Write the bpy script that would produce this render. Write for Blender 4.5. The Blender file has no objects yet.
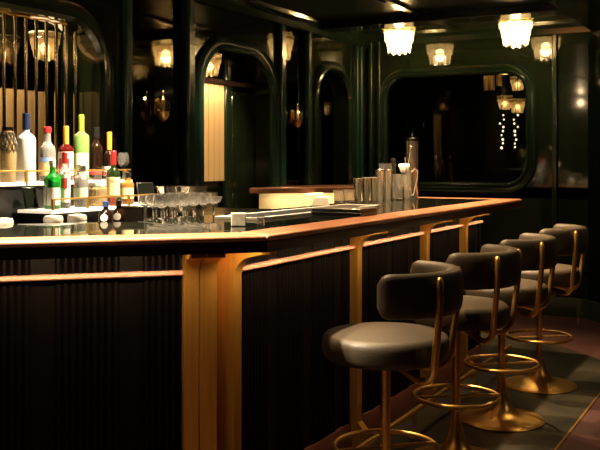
import bpy, bmesh, math, random
from mathutils import Vector, Matrix
random.seed(7)
PI = math.pi
sc = bpy.context.scene
COL = sc.collection

# ---------------------------------------------------------------- camera
cam = bpy.data.cameras.new('camera'); camo = bpy.data.objects.new('camera', cam); COL.objects.link(camo)
cam.sensor_width = 36; cam.lens = 54; cam.shift_y = -63/600
cam.clip_start = 0.05
camo.location = (0, 0, 1.42)
camo.rotation_euler = (PI/2, 0, math.radians(28.2))
sc.camera = camo
# ---------------------------------------------------------------- world, exposure
w = bpy.data.worlds.new('world'); sc.world = w; w.use_nodes = True
w.node_tree.nodes['Background'].inputs[0].default_value = (1.0, 0.8, 0.55, 1)
w.node_tree.nodes['Background'].inputs[1].default_value = 0.0015
sc.view_settings.view_transform = 'Standard'; sc.view_settings.look = 'None'
sc.view_settings.gamma = 1.0; sc.view_settings.exposure = 0.0
sc.view_settings.use_curve_mapping = False
sc.cycles.max_bounces = 10; sc.cycles.glossy_bounces = 5; sc.cycles.transmission_bounces = 8
sc.cycles.transparent_max_bounces = 10
sc.cycles.sample_clamp_indirect = 4.0; sc.cycles.sample_clamp_direct = 0.0
sc.cycles.use_denoising = True
sc.cycles.caustics_reflective = False; sc.cycles.caustics_refractive = False
WARM = (1.0, 0.68, 0.36)
LED = (1.0, 0.70, 0.36)

def light(kind, name, loc, energy, color=WARM, target=None, **kw):
    l = bpy.data.lights.new(name, kind); l.energy = energy; l.color = color
    for k, v in kw.items(): setattr(l, k, v)
    o = bpy.data.objects.new(name, l); COL.objects.link(o); o.location = loc
    if target is not None:
        d = Vector(target) - Vector(loc)
        o.rotation_euler = d.to_track_quat('-Z', 'Y').to_euler()
    return o

# downlights in the ceiling above the bar
for (x, y, e, tx, ty, ang) in [(-2.75, 2.05, 1100, -2.45, 2.30, 68), (-2.45, 2.62, 1000, -2.2, 2.55, 62), (-2.60, 3.70, 950, -2.95, 3.70, 75),
                               (-2.2, 3.3, 235, -1.75, 3.3, 85),
                               (-2.2, 4.2, 280, -1.85, 4.25, 85), (-2.2, 5.2, 600, -2.1, 5.3, 80), (-2.2, 6.0, 600, -2.2, 5.95, 80), (-3.1, 6.7, 60, -3.2, 6.7, 60)]:
    light('SPOT', 'bar_downlight', (x, y, 2.68), e, WARM if y > 3.8 or e < 500 else (1.0, 0.80, 0.54), (tx, ty, 0.9), spot_size=math.radians(ang), spot_blend=0.6, shadow_soft_size=0.03)
light('SPOT', 'recess_fill_spot', (-2.6, 5.3, 2.66), 150, WARM, (-3.97, 5.92, 1.62), spot_size=math.radians(36), spot_blend=0.8, shadow_soft_size=0.03)  # spot added to light the arch panel evenly
# soft fill added over the walkway, and lamps above the left end of the bar
light('AREA', 'walkway_fill', (0.6, 4.6, 2.58), 9, (1.0, 0.74, 0.45), (0.2, 4.6, 0), shape='RECTANGLE', size=0.3, size_y=2.5)
light('POINT', 'bar_end_light', (-3.1, 0.75, 2.45), 6, WARM, shadow_soft_size=0.035)
light('POINT', 'bar_end_light', (-3.1, 0.75, 2.66), 3, WARM, shadow_soft_size=0.025)
# ---------------------------------------------------------------- materials
def nodes(m):
    m.use_nodes = True
    nt = m.node_tree
    return nt, nt.nodes['Principled BSDF']

def mat(name, col, rough=0.5, metal=0.0, trans=0.0, ior=1.5, emit=None, estr=0.0, coat=0.0, vary=0.0, vscale=8.0,
        bump=0.0, bscale=40.0, alpha=1.0, spec=None, stretch=None, rvary=0.0):
    m = bpy.data.materials.new(name); nt, b = nodes(m)
    b.inputs['Base Color'].default_value = (*col, 1); b.inputs['Roughness'].default_value = rough
    b.inputs['Metallic'].default_value = metal; b.inputs['Transmission Weight'].default_value = trans
    b.inputs['IOR'].default_value = ior; b.inputs['Coat Weight'].default_value = coat
    b.inputs['Coat Roughness'].default_value = 0.04
    b.inputs['Alpha'].default_value = alpha
    if spec is not None: b.inputs['Specular IOR Level'].default_value = spec
    if emit: b.inputs['Emission Color'].default_value = (*emit, 1); b.inputs['Emission Strength'].default_value = estr
    tc = None
    def coord():
        nonlocal tc
        if tc is None:
            t = nt.nodes.new('ShaderNodeTexCoord'); mp = nt.nodes.new('ShaderNodeMapping')
            nt.links.new(t.outputs['Object'], mp.inputs['Vector'])
            if stretch: mp.inputs['Scale'].default_value = stretch
            tc = mp
        return tc.outputs['Vector']
    if vary > 0 or rvary > 0:
        n = nt.nodes.new('ShaderNodeTexNoise'); n.inputs['Scale'].default_value = vscale; n.inputs['Detail'].default_value = 5
        nt.links.new(coord(), n.inputs['Vector'])
        if vary > 0:
            r = nt.nodes.new('ShaderNodeValToRGB')
            r.color_ramp.elements[0].position = 0.3; r.color_ramp.elements[1].position = 0.7
            r.color_ramp.elements[0].color = (*[c*(1-vary) for c in col], 1)
            r.color_ramp.elements[1].color = (*[min(1, c*(1+vary)) for c in col], 1)
            nt.links.new(n.outputs['Fac'], r.inputs['Fac']); nt.links.new(r.outputs['Color'], b.inputs['Base Color'])
        if rvary > 0:
            mr = nt.nodes.new('ShaderNodeMapRange')
            mr.inputs['To Min'].default_value = max(0.0, rough-rvary); mr.inputs['To Max'].default_value = rough+rvary
            nt.links.new(n.outputs['Fac'], mr.inputs['Value']); nt.links.new(mr.outputs['Result'], b.inputs['Roughness'])
    if bump > 0:
        n2 = nt.nodes.new('ShaderNodeTexNoise'); n2.inputs['Scale'].default_value = bscale; n2.inputs['Detail'].default_value = 3
        nt.links.new(coord(), n2.inputs['Vector'])
        bp = nt.nodes.new('ShaderNodeBump'); bp.inputs['Strength'].default_value = bump; bp.inputs['Distance'].default_value = 0.01
        nt.links.new(n2.outputs['Fac'], bp.inputs['Height']); nt.links.new(bp.outputs['Normal'], b.inputs['Normal'])
    return m

M = {}
M['lacquer'] = mat('green_lacquer', (0.0125, 0.0195, 0.009), 0.06, spec=0.9, bump=0.015, bscale=6, vary=0.15, vscale=2)
M['lacquer_trim'] = mat('green_lacquer_trim', (0.013, 0.026, 0.014), 0.14, spec=0.9)
M['teal_glow_trim'] = mat('teal_glow_lacquer', (0.014, 0.052, 0.036), 0.22, spec=0.8)  # teal trim with the bar's glow put into its colour
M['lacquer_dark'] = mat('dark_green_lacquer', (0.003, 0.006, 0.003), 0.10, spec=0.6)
M['ceiling'] = mat('ceiling_lacquer', (0.010, 0.013, 0.006), 0.30, spec=0.7, bump=0.02, bscale=4)
M['dark_mirror'] = mat('dark_tinted_mirror', (0.10, 0.085, 0.06), 0.03, metal=1.0)
M['black_wall'] = mat('black_paint', (0.003, 0.0035, 0.0028), 0.35)
M['cream'] = mat('cream_lacquered_timber', (0.72, 0.52, 0.27), 0.45, vary=0.08, vscale=4, stretch=(1, 1, 0.2))
M['cream_wall'] = mat('cream_counter_front', (0.78, 0.62, 0.38), 0.5, vary=0.06, vscale=4)
M['black_glass'] = mat('black_glass_top', (0.005, 0.006, 0.004), 0.035, spec=0.9, rvary=0.02, vscale=12)
M['wood'] = mat('varnished_walnut', (0.42, 0.175, 0.088), 0.30, coat=0.5, vary=0.25, vscale=5, stretch=(9, 1.2, 9))
M['wood_dark'] = mat('dark_walnut', (0.028, 0.008, 0.004), 0.35, coat=0.2, vary=0.3, vscale=5, stretch=(6, 6, 1))
M['plinth'] = mat('red_brown_plinth', (0.060, 0.016, 0.008), 0.45, vary=0.3, vscale=6)
M['flute'] = mat('black_fluted_timber', (0.0016, 0.0012, 0.0012), 0.34, spec=0.08, vary=0.4, vscale=6, stretch=(8, 8, 0.6))
M['copper'] = mat('copper_rail', (0.50, 0.225, 0.17), 0.42, metal=0.35)
M['brass'] = mat('satin_brass', (0.80, 0.48, 0.13), 0.33, metal=0.95)
M['brass_strap'] = mat('brushed_brass', (0.59, 0.295, 0.058), 0.38, metal=0.85, vary=0.12, vscale=5, stretch=(14, 14, 0.5))
M['brass_rod'] = mat('polished_rod', (0.72, 0.60, 0.42), 0.12, metal=1.0)
M['led'] = mat('led_strip', (1, 0.8, 0.5), 0.5, emit=LED, estr=6)
M['leather'] = mat('olive_grey_leather', (0.052, 0.039, 0.025), 0.50, spec=0.35, bump=0.12, bscale=120, vary=0.1, vscale=6)
M['floor_dark'] = mat('red_brown_floor', (0.050, 0.020, 0.017), 0.42, vary=0.25, vscale=1.6, bump=0.05, bscale=20)
M['chrome'] = mat('polished_steel', (0.80, 0.74, 0.62), 0.26, metal=0.9)
M['steel'] = mat('brushed_steel', (0.55, 0.50, 0.42), 0.28, metal=1.0, vary=0.1, vscale=6, stretch=(10, 10, 0.4))
M['steel_dark'] = mat('dark_steel', (0.10, 0.09, 0.07), 0.25, metal=1.0)
M['black'] = mat('black_plastic', (0.008, 0.008, 0.008), 0.3)
M['white'] = mat('white_ceramic', (0.82, 0.78, 0.70), 0.35)
M['cup'] = mat('cream_porcelain', (0.50, 0.46, 0.38), 0.3)
M['paper'] = mat('white_paper', (0.85, 0.80, 0.72), 0.7)
M['shelf_lit'] = mat('opal_acrylic_shelf', (0.85, 0.80, 0.68), 0.4, emit=(1.0, 0.82, 0.55), estr=0.9)
M['glass'] = mat('clear_glass', (1, 1, 1), 0.03, trans=0.97, ior=1.45)
M['stemware'] = mat('stemware_glass', (1, 0.98, 0.94), 0.03, trans=0.96, ior=1.45)
M['pane'] = mat('window_glass', (0.8, 0.82, 0.75), 0.0, trans=1.0, ior=1.22)
M['bulb'] = mat('warm_bulb', (1, 0.8, 0.5), 0.5, emit=(1.0, 0.70, 0.34), estr=90)
M['amber_glow'] = mat('amber_bulb', (1, 0.7, 0.3), 0.5, emit=(1.0, 0.62, 0.25), estr=12)
M['bead'] = mat('bead_glint', (1, 0.9, 0.7), 0.3, emit=(1.0, 0.75, 0.42), estr=2.2)
M['grey_fabric'] = mat('grey_stone', (0.33, 0.30, 0.22), 0.7, vary=0.3, vscale=60)

def glassy(name, col, diff=0.25, rough=0.05, trans=0.85):
    """tinted bottle glass: part clear, part milky"""
    m = bpy.data.materials.new(name); nt, b = nodes(m)
    b.inputs['Base Color'].default_value = (*col, 1); b.inputs['Roughness'].default_value = rough
    b.inputs['Transmission Weight'].default_value = trans; b.inputs['IOR'].default_value = 1.4
    return m

def shade_mat(name, tc, tw):
    m = bpy.data.materials.new(name); nt, b = nodes(m)
    nt.nodes.remove(b); out = nt.nodes['Material Output']
    tr = nt.nodes.new('ShaderNodeBsdfTranslucent'); tr.inputs[0].default_value = (*tc, 1)
    gl = nt.nodes.new('ShaderNodeBsdfGlossy'); gl.inputs[0].default_value = (1, 0.92, 0.75, 1); gl.inputs[1].default_value = 0.08
    tp = nt.nodes.new('ShaderNodeBsdfTransparent'); tp.inputs[0].default_value = (1, 0.93, 0.78, 1)
    m1 = nt.nodes.new('ShaderNodeMixShader'); m1.inputs[0].default_value = tw
    m2 = nt.nodes.new('ShaderNodeMixShader'); m2.inputs[0].default_value = 0.30
    nt.links.new(tr.outputs[0], m1.inputs[1]); nt.links.new(tp.outputs[0], m1.inputs[2])
    nt.links.new(m1.outputs[0], m2.inputs[1]); nt.links.new(gl.outputs[0], m2.inputs[2])
    nt.links.new(m2.outputs[0], out.inputs[0])
    return m
M['crystal'] = shade_mat('pressed_crystal', (0.95, 0.82, 0.56), 0.45)
M['crystal_rim'] = shade_mat('dim_crystal_rim', (0.40, 0.33, 0.12), 0.6)  # darker copy of the crystal; the upper tier's dimness is in the colour

def marble_mat():
    m = bpy.data.materials.new('green_black_marble'); nt, b = nodes(m)
    t = nt.nodes.new('ShaderNodeTexCoord'); n = nt.nodes.new('ShaderNodeTexNoise')
    n.inputs['Scale'].default_value = 2.2; n.inputs['Detail'].default_value = 8; n.inputs['Distortion'].default_value = 1.2
    r = nt.nodes.new('ShaderNodeValToRGB')
    r.color_ramp.elements[0].position = 0.35; r.color_ramp.elements[0].color = (0.006, 0.0065, 0.004, 1)
    r.color_ramp.elements[1].position = 0.72; r.color_ramp.elements[1].color = (0.036, 0.030, 0.016, 1)
    nt.links.new(t.outputs['Object'], n.inputs['Vector']); nt.links.new(n.outputs['Fac'], r.inputs['Fac'])
    nt.links.new(r.outputs['Color'], b.inputs['Base Color'])
    b.inputs['Roughness'].default_value = 0.38
    return m
M['marble'] = marble_mat()

# ---------------------------------------------------------------- mesh helpers
class MB:
    def __init__(s): s.bm = bmesh.new()
    def face(s, vs):
        try: return s.bm.faces.new(vs)
        except ValueError: return None
    def box(s, cx, cy, cz, sx, sy, sz, rot=0.0, mtx=None):
        mt = Matrix.Translation((cx, cy, cz)) @ Matrix.Rotation(rot, 4, 'Z') @ Matrix.Diagonal((sx, sy, sz, 1))
        if mtx is not None: mt = mtx @ mt
        bmesh.ops.create_cube(s.bm, size=1, matrix=mt); return s
    def prism(s, pts, z0, z1, axis='z'):
        """polygon extruded along z, or along x ('x': pts are (y,z)), or along y ('y': pts are (x,z))"""
        def mk(p, h):
            if axis == 'z': return (p[0], p[1], h)
            if axis == 'x': return (h, p[0], p[1])
            return (p[0], h, p[1])
        a = [s.bm.verts.new(mk(p, z0)) for p in pts]; b = [s.bm.verts.new(mk(p, z1)) for p in pts]
        n = len(pts)
        s.face(a[::-1]); s.face(b)
        for i in range(n): s.face((a[i], a[(i+1) % n], b[(i+1) % n], b[i]))
        return s
    def lathe(s, prof, seg=32, c=(0, 0, 0), mod=None):
        rings = []
        for (r, z) in prof:
            if r <= 1e-6: rings.append([s.bm.verts.new((c[0], c[1], c[2]+z))])
            else:
                rg = []
                for k in range(seg):
                    a = 2*PI*k/seg; rr = r*(mod(a) if mod else 1)
                    rg.append(s.bm.verts.new((c[0]+rr*math.cos(a), c[1]+rr*math.sin(a), c[2]+z)))
                rings.append(rg)
        for i in range(len(rings)-1):
            A, B = rings[i], rings[i+1]
            if len(A) == 1 and len(B) == 1: continue
            for k in range(seg):
                k2 = (k+1) % seg
                if len(A) == 1: s.face((A[0], B[k2], B[k]))
                elif len(B) == 1: s.face((A[k], A[k2], B[0]))
                else: s.face((A[k], A[k2], B[k2], B[k]))
        return s
    def sweep(s, path, prof, N, closed=False, cap=True):
        """profile (a,b) swept along a path; a along the side direction, b along the fixed normal N"""
        N = Vector(N).normalized(); P = [Vector(p) for p in path]; n = len(P); rings = []
        for i in range(n):
            if closed: t0 = (P[i]-P[i-1]).normalized(); t1 = (P[(i+1) % n]-P[i]).normalized()
            else:
                t0 = (P[i]-P[max(i-1, 0)]) if i > 0 else (P[1]-P[0]); t1 = (P[min(i+1, n-1)]-P[i]) if i < n-1 else t0
                t0 = t0.normalized(); t1 = t1.normalized()
            t = (t0+t1).normalized(); side = t.cross(N).normalized()
            k = 1/max(0.35, t.dot(t0))
            rings.append([s.bm.verts.new(P[i]+side*(a*k)+N*b) for a, b in prof])
        m = len(prof)
        for i in range(n if closed else n-1):
            A, B = rings[i], rings[(i+1) % n]
            for j in range(m): s.face((A[j], A[(j+1) % m], B[(j+1) % m], B[j]))
        if cap and not closed: s.face(rings[0][::-1]); s.face(rings[-1])
        return s
    def tube(s, path, r, seg=12, closed=False, tip=False):
        P = [Vector(p) for p in path]; n = len(P); rings = []; up = None
        R = r if isinstance(r, (list, tuple)) else [r]*n
        for i in range(n):
            if closed: t = P[(i+1) % n]-P[i-1]
            else: t = P[min(i+1, n-1)]-P[max(i-1, 0)]
            t = t.normalized()
            if up is None:
                up = Vector((0, 0, 1)) if abs(t.z) < 0.9 else Vector((1, 0, 0))
            side = t.cross(up)
            if side.length < 1e-5: side = t.cross(Vector((0, 1, 0)))
            side.normalize(); up = side.cross(t).normalized()
            rings.append([s.bm.verts.new(P[i]+side*(R[i]*math.cos(2*PI*k/seg))+up*(R[i]*math.sin(2*PI*k/seg))) for k in range(seg)])
        for i in range(n if closed else n-1):
            A, B = rings[i], rings[(i+1) % n]
            for k in range(seg): s.face((A[k], A[(k+1) % seg], B[(k+1) % seg], B[k]))
        if not closed: s.face(rings[0][::-1]); s.face(rings[-1])
        return s
    def ball(s, c, r, sz=1.0, seg=16):
        mt = Matrix.Translation(c) @ Matrix.Diagonal((r, r, r*sz, 1))
        bmesh.ops.create_uvsphere(s.bm, u_segments=seg, v_segments=max(6, seg//2), radius=1, matrix=mt); return s
    def move(s, mtx): bmesh.ops.transform(s.bm, matrix=mtx, verts=s.bm.verts); return s
    def build(s, name, m, parent=None, loc=None, rot=None, bevel=0.0, smooth=35, kind=None, segs=2):
        bmesh.ops.recalc_face_normals(s.bm, faces=s.bm.faces)
        me = bpy.data.meshes.new(name); s.bm.to_mesh(me); s.bm.free()
        if smooth is not None:
            me.shade_smooth(); me.set_sharp_from_angle(angle=math.radians(smooth))
        o = bpy.data.objects.new(name, me); COL.objects.link(o)
        me.materials.append(m)
        if parent is not None: o.parent = parent
        if loc is not None: o.location = loc
        if rot is not None: o.rotation_euler = rot
        if bevel > 0:
            b = o.modifiers.new('bevel', 'BEVEL'); b.width = bevel; b.segments = segs; b.limit_method = 'ANGLE'; b.angle_limit = math.radians(40)
        if kind: o['kind'] = kind
        return o

def thing(name, label, cat, loc=(0, 0, 0), rz=0.0, group=None):
    o = bpy.data.objects.new(name, None); COL.objects.link(o); o.empty_display_size = 0.1
    o.location = loc; o.rotation_euler = (0, 0, rz); o['label'] = label; o['category'] = cat
    if group: o['group'] = group
    return o
def tag(o, label, cat, group=None):
    o['label'] = label; o['category'] = cat
    if group: o['group'] = group
    return o
def copy_tree(root, loc, rz, label, group=None):
    def cp(o, par):
        c = o.copy(); COL.objects.link(c)
        if par: c.parent = par
        for ch in list(o.children): cp(ch, c)
        return c
    r = cp(root, None); r.location = loc; r.rotation_euler = (0, 0, rz); r['label'] = label
    if group: r['group'] = group
    return r
def arc(cx, cy, r, a0, a1, n):
    return [(cx+r*math.cos(math.radians(a0+(a1-a0)*i/n)), cy+r*math.sin(math.radians(a0+(a1-a0)*i/n))) for i in range(n+1)]

# ================================================================ THE SETTING
H = 2.71          # ceiling height
WX = -3.80        # face of the left wall
WY = 8.45         # face of the window wall
# floor: red-brown with a green-black marble border round the bar
MB().box(-1.0, 3.2, -0.03, 9.0, 13.0, 0.06).build('floor', M['floor_dark'], kind='structure')
edge = [(-5.2, 0.19), (-0.985, 4.405-1.85+0.0), (-0.985, 6.50), (-1.78, 7.30), (-5.0, 7.30)]
# line of the border runs parallel to the bar fronts
edge = [(-4.0, -0.46), (-0.985, 2.555), (-0.985, 6.53), (-1.76, 7.305), (-3.7, 7.305), (-3.7, 0.5)]
MB().prism(edge, 0.0, 0.004).build('floor_border', M['marble'], kind='structure')
b = MB()
b.sweep([(-4.0, -0.46, 0.004), (-0.985, 2.555, 0.004), (-0.985, 6.53, 0.004)], [(-0.006, -0.002), (0.006, -0.002), (0.006, 0.002), (-0.006, 0.002)], (0, 0, 1))
o = b.build('trim_1', M['brass'], kind='structure')

MB().box(-1.0, 3.2, H+0.03, 9.0, 13.0, 0.06).build('ceiling', M['ceiling'], kind='structure')
# ceiling beams and battens
MB().box(0.235, 3.2, H-0.055, 3.53, 10.5, 0.11).build('ceiling_soffit', M['lacquer_dark'], kind='structure', bevel=0.012)
MB().box(-2.77, 3.5, H-0.012, 0.07, 9.9, 0.024).build('ceiling_batten', M['lacquer_trim'], kind='structure', bevel=0.008)
MB().box(-2.665, 7.50, H-0.036, 2.27, 0.26, 0.072).build('ceiling_crossbeam', M['lacquer_dark'], kind='structure', bevel=0.008)
b = MB()
b.sweep([(-3.72, -2.0, H-0.06), (-3.72, WY-0.08, H-0.06), (-1.53, WY-0.08, H-0.06)],
        [(-0.08, 0.06), (0.03, 0.06), (0.02, 0.03), (-0.03, 0.0), (-0.05, -0.05), (-0.08, -0.06)], (0, 0, 1))
b.build('cornice', M['lacquer_trim'], kind='structure')

# --- left wall: bays with arched recesses and dark mirror panels
def arch_path(y0, y1, top, r, z0=0.0, n=8):
    pts = [(y0, z0)]
    pts += [(y0+r-r*math.cos(math.radians(90*i/n)), top-r+r*math.sin(math.radians(90*i/n))) for i in range(n+1)]
    pts += [(y1-r+r*math.sin(math.radians(90*i/n)), top-r+r*math.cos(math.radians(90*i/n))) for i in range(n+1)]
    pts.append((y1, z0))
    return pts
wl = MB()
def bay_arch(Y0, Y1, y0, y1, top, r):
    path = arch_path(y0, y1, top, r)
    wl.prism([(Y0, 0), (Y0, H), (Y1, H), (Y1, 0)] + path[::-1], WX-0.14, WX, 'x')
def frame_arch(y0, y1, top, r, name, wd=0.10, th=0.05):
    path = [(WX, y, z) for y, z in arch_path(y0-wd/2, y1+wd/2, top+wd/2, r+wd/2, 0.0, 12)]
    pr = [(-wd/2, 0), (-wd/2, th*.5), (-wd*.32, th), (-wd*.1, th*.75), (wd*.1, th*.75), (wd*.32, th), (wd/2, th*.5), (wd/2, 0)]
    return MB().sweep(path, pr, (1, 0, 0)).build(name, M['teal_glow_trim'] if name == 'trim_3' else M['lacquer_trim'], kind='structure')  # one frame carries the bar glow in its colour
bay_arch(-2.0, 4.62, 0.9, 4.38, 2.27, 0.30)
frame_arch(0.9, 4.38, 2.27, 0.30, 'trim_2', 0.13)
# dark mirror bays are openings filled with the mirror set back
def bay_rect(Y0, Y1, y0, y1, z0, z1):
    wl.prism([(Y0, 0), (Y0, H), (y0, H), (y0, 0)], WX-0.14, WX, 'x')
    wl.prism([(y1, 0), (y1, H), (Y1, H), (Y1, 0)], WX-0.14, WX, 'x')
    wl.prism([(y0, z1), (y0, H), (y1, H), (y1, z1)], WX-0.14, WX, 'x')
    wl.prism([(y0, 0), (y0, z0), (y1, z0), (y1, 0)], WX-0.14, WX, 'x')
bay_rect(4.62, 5.40, 4.70, 5.31, 0.3, 2.64)
bay_arch(5.40, 6.72, 5.52, 6.55, 2.28, 0.33)
frame_arch(5.52, 6.55, 2.28, 0.33, 'trim_3', 0.10)
bay_rect(6.72, 7.24, 6.77, 7.17, 0.3, 2.64)
bay_arch(7.24, WY, 7.37, 8.06, 2.28, 0.30)
frame_arch(7.37, 8.06, 2.28, 0.30, 'trim_4', 0.10)
wl.build('wall_left', M['lacquer'], kind='structure', smooth=20)
# slim pilasters
for k, (y, wdt) in enumerate([(4.655, 0.07), (5.36, 0.09), (6.72, 0.09), (7.21, 0.07), (8.26, 0.05), (8.36, 0.05)]):
    MB().box(WX+0.02, y, 1.3, 0.05, wdt, 2.6).build('trim_%d' % (5+k), M['teal_glow_trim'], kind='structure', bevel=0.015, segs=3)
# backs of the recesses
MB().box(WX-0.020, 5.005, 1.47, 0.01, 0.60, 2.33).build('mirror_panel', M['dark_mirror'], kind='structure')
bpy.data.objects['mirror_panel'].data.transform(Matrix.Translation((WX-0.020, 5.005, 0)) @ Matrix.Rotation(0.0368, 4, 'Z') @ Matrix.Translation((-(WX-0.020), -5.005, 0)))
MB().box(WX-0.020, 6.97, 1.47, 0.01, 0.40, 2.34).build('mirror_panel', M['dark_mirror'], kind='structure')
MB().box(WX-0.40, 2.64, 1.3, 0.02, 3.9, 2.6).build('wall_niche_back', M['dark_mirror'], kind='structure')
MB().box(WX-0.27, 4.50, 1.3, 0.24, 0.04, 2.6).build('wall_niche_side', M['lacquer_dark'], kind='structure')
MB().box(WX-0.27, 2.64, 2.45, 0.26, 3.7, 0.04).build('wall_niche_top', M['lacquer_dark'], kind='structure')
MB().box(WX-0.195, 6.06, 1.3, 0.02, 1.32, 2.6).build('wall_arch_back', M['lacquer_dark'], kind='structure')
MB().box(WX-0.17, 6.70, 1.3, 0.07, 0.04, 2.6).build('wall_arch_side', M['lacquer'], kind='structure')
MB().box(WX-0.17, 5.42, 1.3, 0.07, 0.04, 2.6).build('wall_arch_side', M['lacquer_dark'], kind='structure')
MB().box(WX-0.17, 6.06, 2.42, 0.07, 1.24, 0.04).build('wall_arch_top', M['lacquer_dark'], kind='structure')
MB().box(WX-0.30, 7.74, 1.3, 0.02, 1.2, 2.6).build('wall_arch_back', M['lacquer'], kind='structure')

# cream fluted panels put into two recesses in place of mirror reflections
def fluted_panel(name, x, y0, y1, z0, z1, pitch, label):
    n = max(1, round((y1-y0)/pitch)); p = (y1-y0)/n; pts = [(x-0.02, y0)]
    for i in range(n):
        a = y0+i*p
        pts += [(x, a+0.002), (x+0.018, a+p*0.08), (x+0.022, a+p*0.5), (x+0.018, a+p*0.92), (x, a+p-0.002)]
    pts.append((x-0.02, y1))
    m = MB(); m.prism(pts, z0, z1)
    return tag(m.build(name, M['cream'], smooth=25), label, 'wall panel')
fluted_panel('fluted_panel', WX-0.36, 3.0, 4.29, 1.0, 1.865, 0.085, 'cream fluted panel standing in for a mirror reflection behind the hanging rods')
fluted_panel('fluted_panel', WX-0.165, 5.70, 6.08, 1.27, 2.03, 0.075, 'tall narrow cream fluted panel standing in for a reflection inside the left arched recess')
MB().box(WX-0.165, 6.14, 1.2, 0.05, 0.09, 2.4).build('trim_20', M['lacquer_trim'], kind='structure', bevel=0.015)
d = MB().box(WX-0.165, 6.43, 1.0, 0.03, 0.46, 2.0).build('door_1', M['lacquer'], kind='structure', bevel=0.01)
MB().box(WX-0.155, 6.08, 2.055, 0.05, 1.1, 0.045).build('trim_21', M['wood_dark'], kind='structure', bevel=0.008)

# --- window wall
X0, X1, Z0, Z1, R = -3.53, -2.125, 1.225, 2.26, 0.20
def rrect(x0, x1, z0, z1, r, n=8):
    pts = []
    for (cx, cz, a) in [(x1-r, z1-r, 0), (x0+r, z1-r, 90), (x0+r, z0+r, 180), (x1-r, z0+r, 270)]:
        pts += [(cx+r*math.cos(math.radians(a+90*i/n)), cz+r*math.sin(math.radians(a+90*i/n))) for i in range(n+1)]
    return pts
inner = rrect(X0, X1, Z0, Z1, R)
ox0, ox1, oz0, oz1 = WX, -1.53, 0.0, H
b = MB(); cx, cz = (X0+X1)/2, (Z0+Z1)/2
def outer_pt(p):
    dx, dz = p[0]-cx, p[1]-cz
    t = min((ox1-cx)/dx if dx > 0 else (ox0-cx)/dx if dx < 0 else 1e9, (oz1-cz)/dz if dz > 0 else (oz0-cz)/dz if dz < 0 else 1e9)
    return (cx+dx*t, cz+dz*t)
# add exact corners
outer = [outer_pt(p) for p in inner]
for y in (WY, WY+0.12):
    vi = [b.bm.verts.new((p[0], y, p[1])) for p in inner]; vo = [b.bm.verts.new((p[0], y, p[1])) for p in outer]
    n = len(inner)
    for i in range(n):
        j = (i+1) % n
        b.face((vi[i], vi[j], vo[j], vo[i]))
    for (px, pz) in [(ox0, oz0), (ox0, oz1), (ox1, oz0), (ox1, oz1)]:
        for i in range(n):
            j = (i+1) % n
            a, c2 = outer[i], outer[j]
            if abs(a[0]-c2[0]) > 1e-6 and abs(a[1]-c2[1]) > 1e-6:
                if (abs(a[0]-px) < 1e-6 or abs(a[1]-pz) < 1e-6) and (abs(c2[0]-px) < 1e-6 or abs(c2[1]-pz) < 1e-6):
                    v = b.bm.verts.new((px, y, pz)); b.face((vo[i], vo[j], v))
    if y == WY: keep = vi
    else:
        for i in range(n): b.face((keep[i], keep[(i+1) % n], vi[(i+1) % n], vi[i]))
b.build('wall_back', M['lacquer'], kind='structure', smooth=20)
# window frame: two stepped mouldings
wf = rrect(X0-0.055, X1+0.055, Z0-0.055, Z1+0.055, R+0.055, 12)
win = MB().sweep([(x, WY, z) for x, z in wf],
                 [(-0.05, 0), (-0.05, 0.015), (-0.03, 0.032), (-0.012, 0.018), (0.0, 0.03), (0.02, 0.02), (0.035, 0.028), (0.052, 0.012), (0.052, -0.08), (0.03, -0.08), (0.02, 0.0)],
                 (0, -1, 0), closed=True).build('window_1', M['lacquer_trim'], kind='structure')
MB().prism(rrect(X0+0.0, X1-0.0, Z0+0.0, Z1-0.0, R), WY+0.05, WY+0.056, 'y').build('window_pane', M['pane'], parent=win)
# dark room added beyond the window to hold the reflection stand-ins
b = MB()
b.box(-2.9, 11.6, 1.4, 3.4, 0.05, 2.8); b.box(-4.6, 10.1, 1.4, 0.05, 3.0, 2.8); b.box(-1.2, 10.1, 1.4, 0.05, 3.0, 2.8)
b.box(-2.9, 10.1, 0.9, 3.4, 3.0, 0.05); b.box(-2.9, 10.1, 2.78, 3.4, 3.0, 0.05)
b.build('wall_beyond_window', M['black_wall'], kind='structure')
# dado ledge, pilaster right of the window, baseboards
b = MB()
led_prof = [(-0.0, 0.05), (0.035, 0.05), (0.05, 0.035), (0.05, 0.0), (0.03, -0.04), (0.0, -0.05)]
b.sweep([(-1.53, WY, 1.13), (-3.8, WY, 1.13)], led_prof, (0, 0, 1)); b.build('trim_22', M['lacquer_trim'], kind='structure')
MB().box(-1.855, WY-0.012, 1.35, 0.05, 0.03, 2.6).build('trim_23', M['lacquer_trim'], kind='structure', bevel=0.01, segs=3)
for k, x in enumerate((-3.70, -3.61)):
    MB().box(x, WY-0.02, 1.35, 0.045, 0.05, 2.6).build('trim_%d' % (24+k), M['lacquer_trim'], kind='structure', bevel=0.014, segs=3)
MB().box(-2.7, WY-0.015, 0.09, 2.2, 0.03, 0.18).build('baseboard_back', M['lacquer_trim'], kind='structure', bevel=0.006)
# 45 degree wall at the right, then the unseen walls
q = 0.7071
MB().prism([(-1.56, 8.45), (0.9, 5.99), (0.98, 6.07), (-1.48, 8.53)], 0, H).build('wall_right_angled', M['lacquer_dark'], kind='structure')
MB().prism([(-1.64, 8.45), (-1.56, 8.42), (0.9, 5.96), (0.88, 5.94), (-1.58, 8.40), (-1.66, 8.42)], 0, 0.18).build('baseboard_right', M['lacquer_trim'], kind='structure', bevel=0.006)
MB().box(2.2, 2.6, H/2, 0.1, 9.6, H).build('wall_right', M['black_wall'], kind='structure')
MB().box(-0.8, -2.1, H/2, 6.2, 0.1, H).build('wall_front', M['black_wall'], kind='structure')

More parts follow.
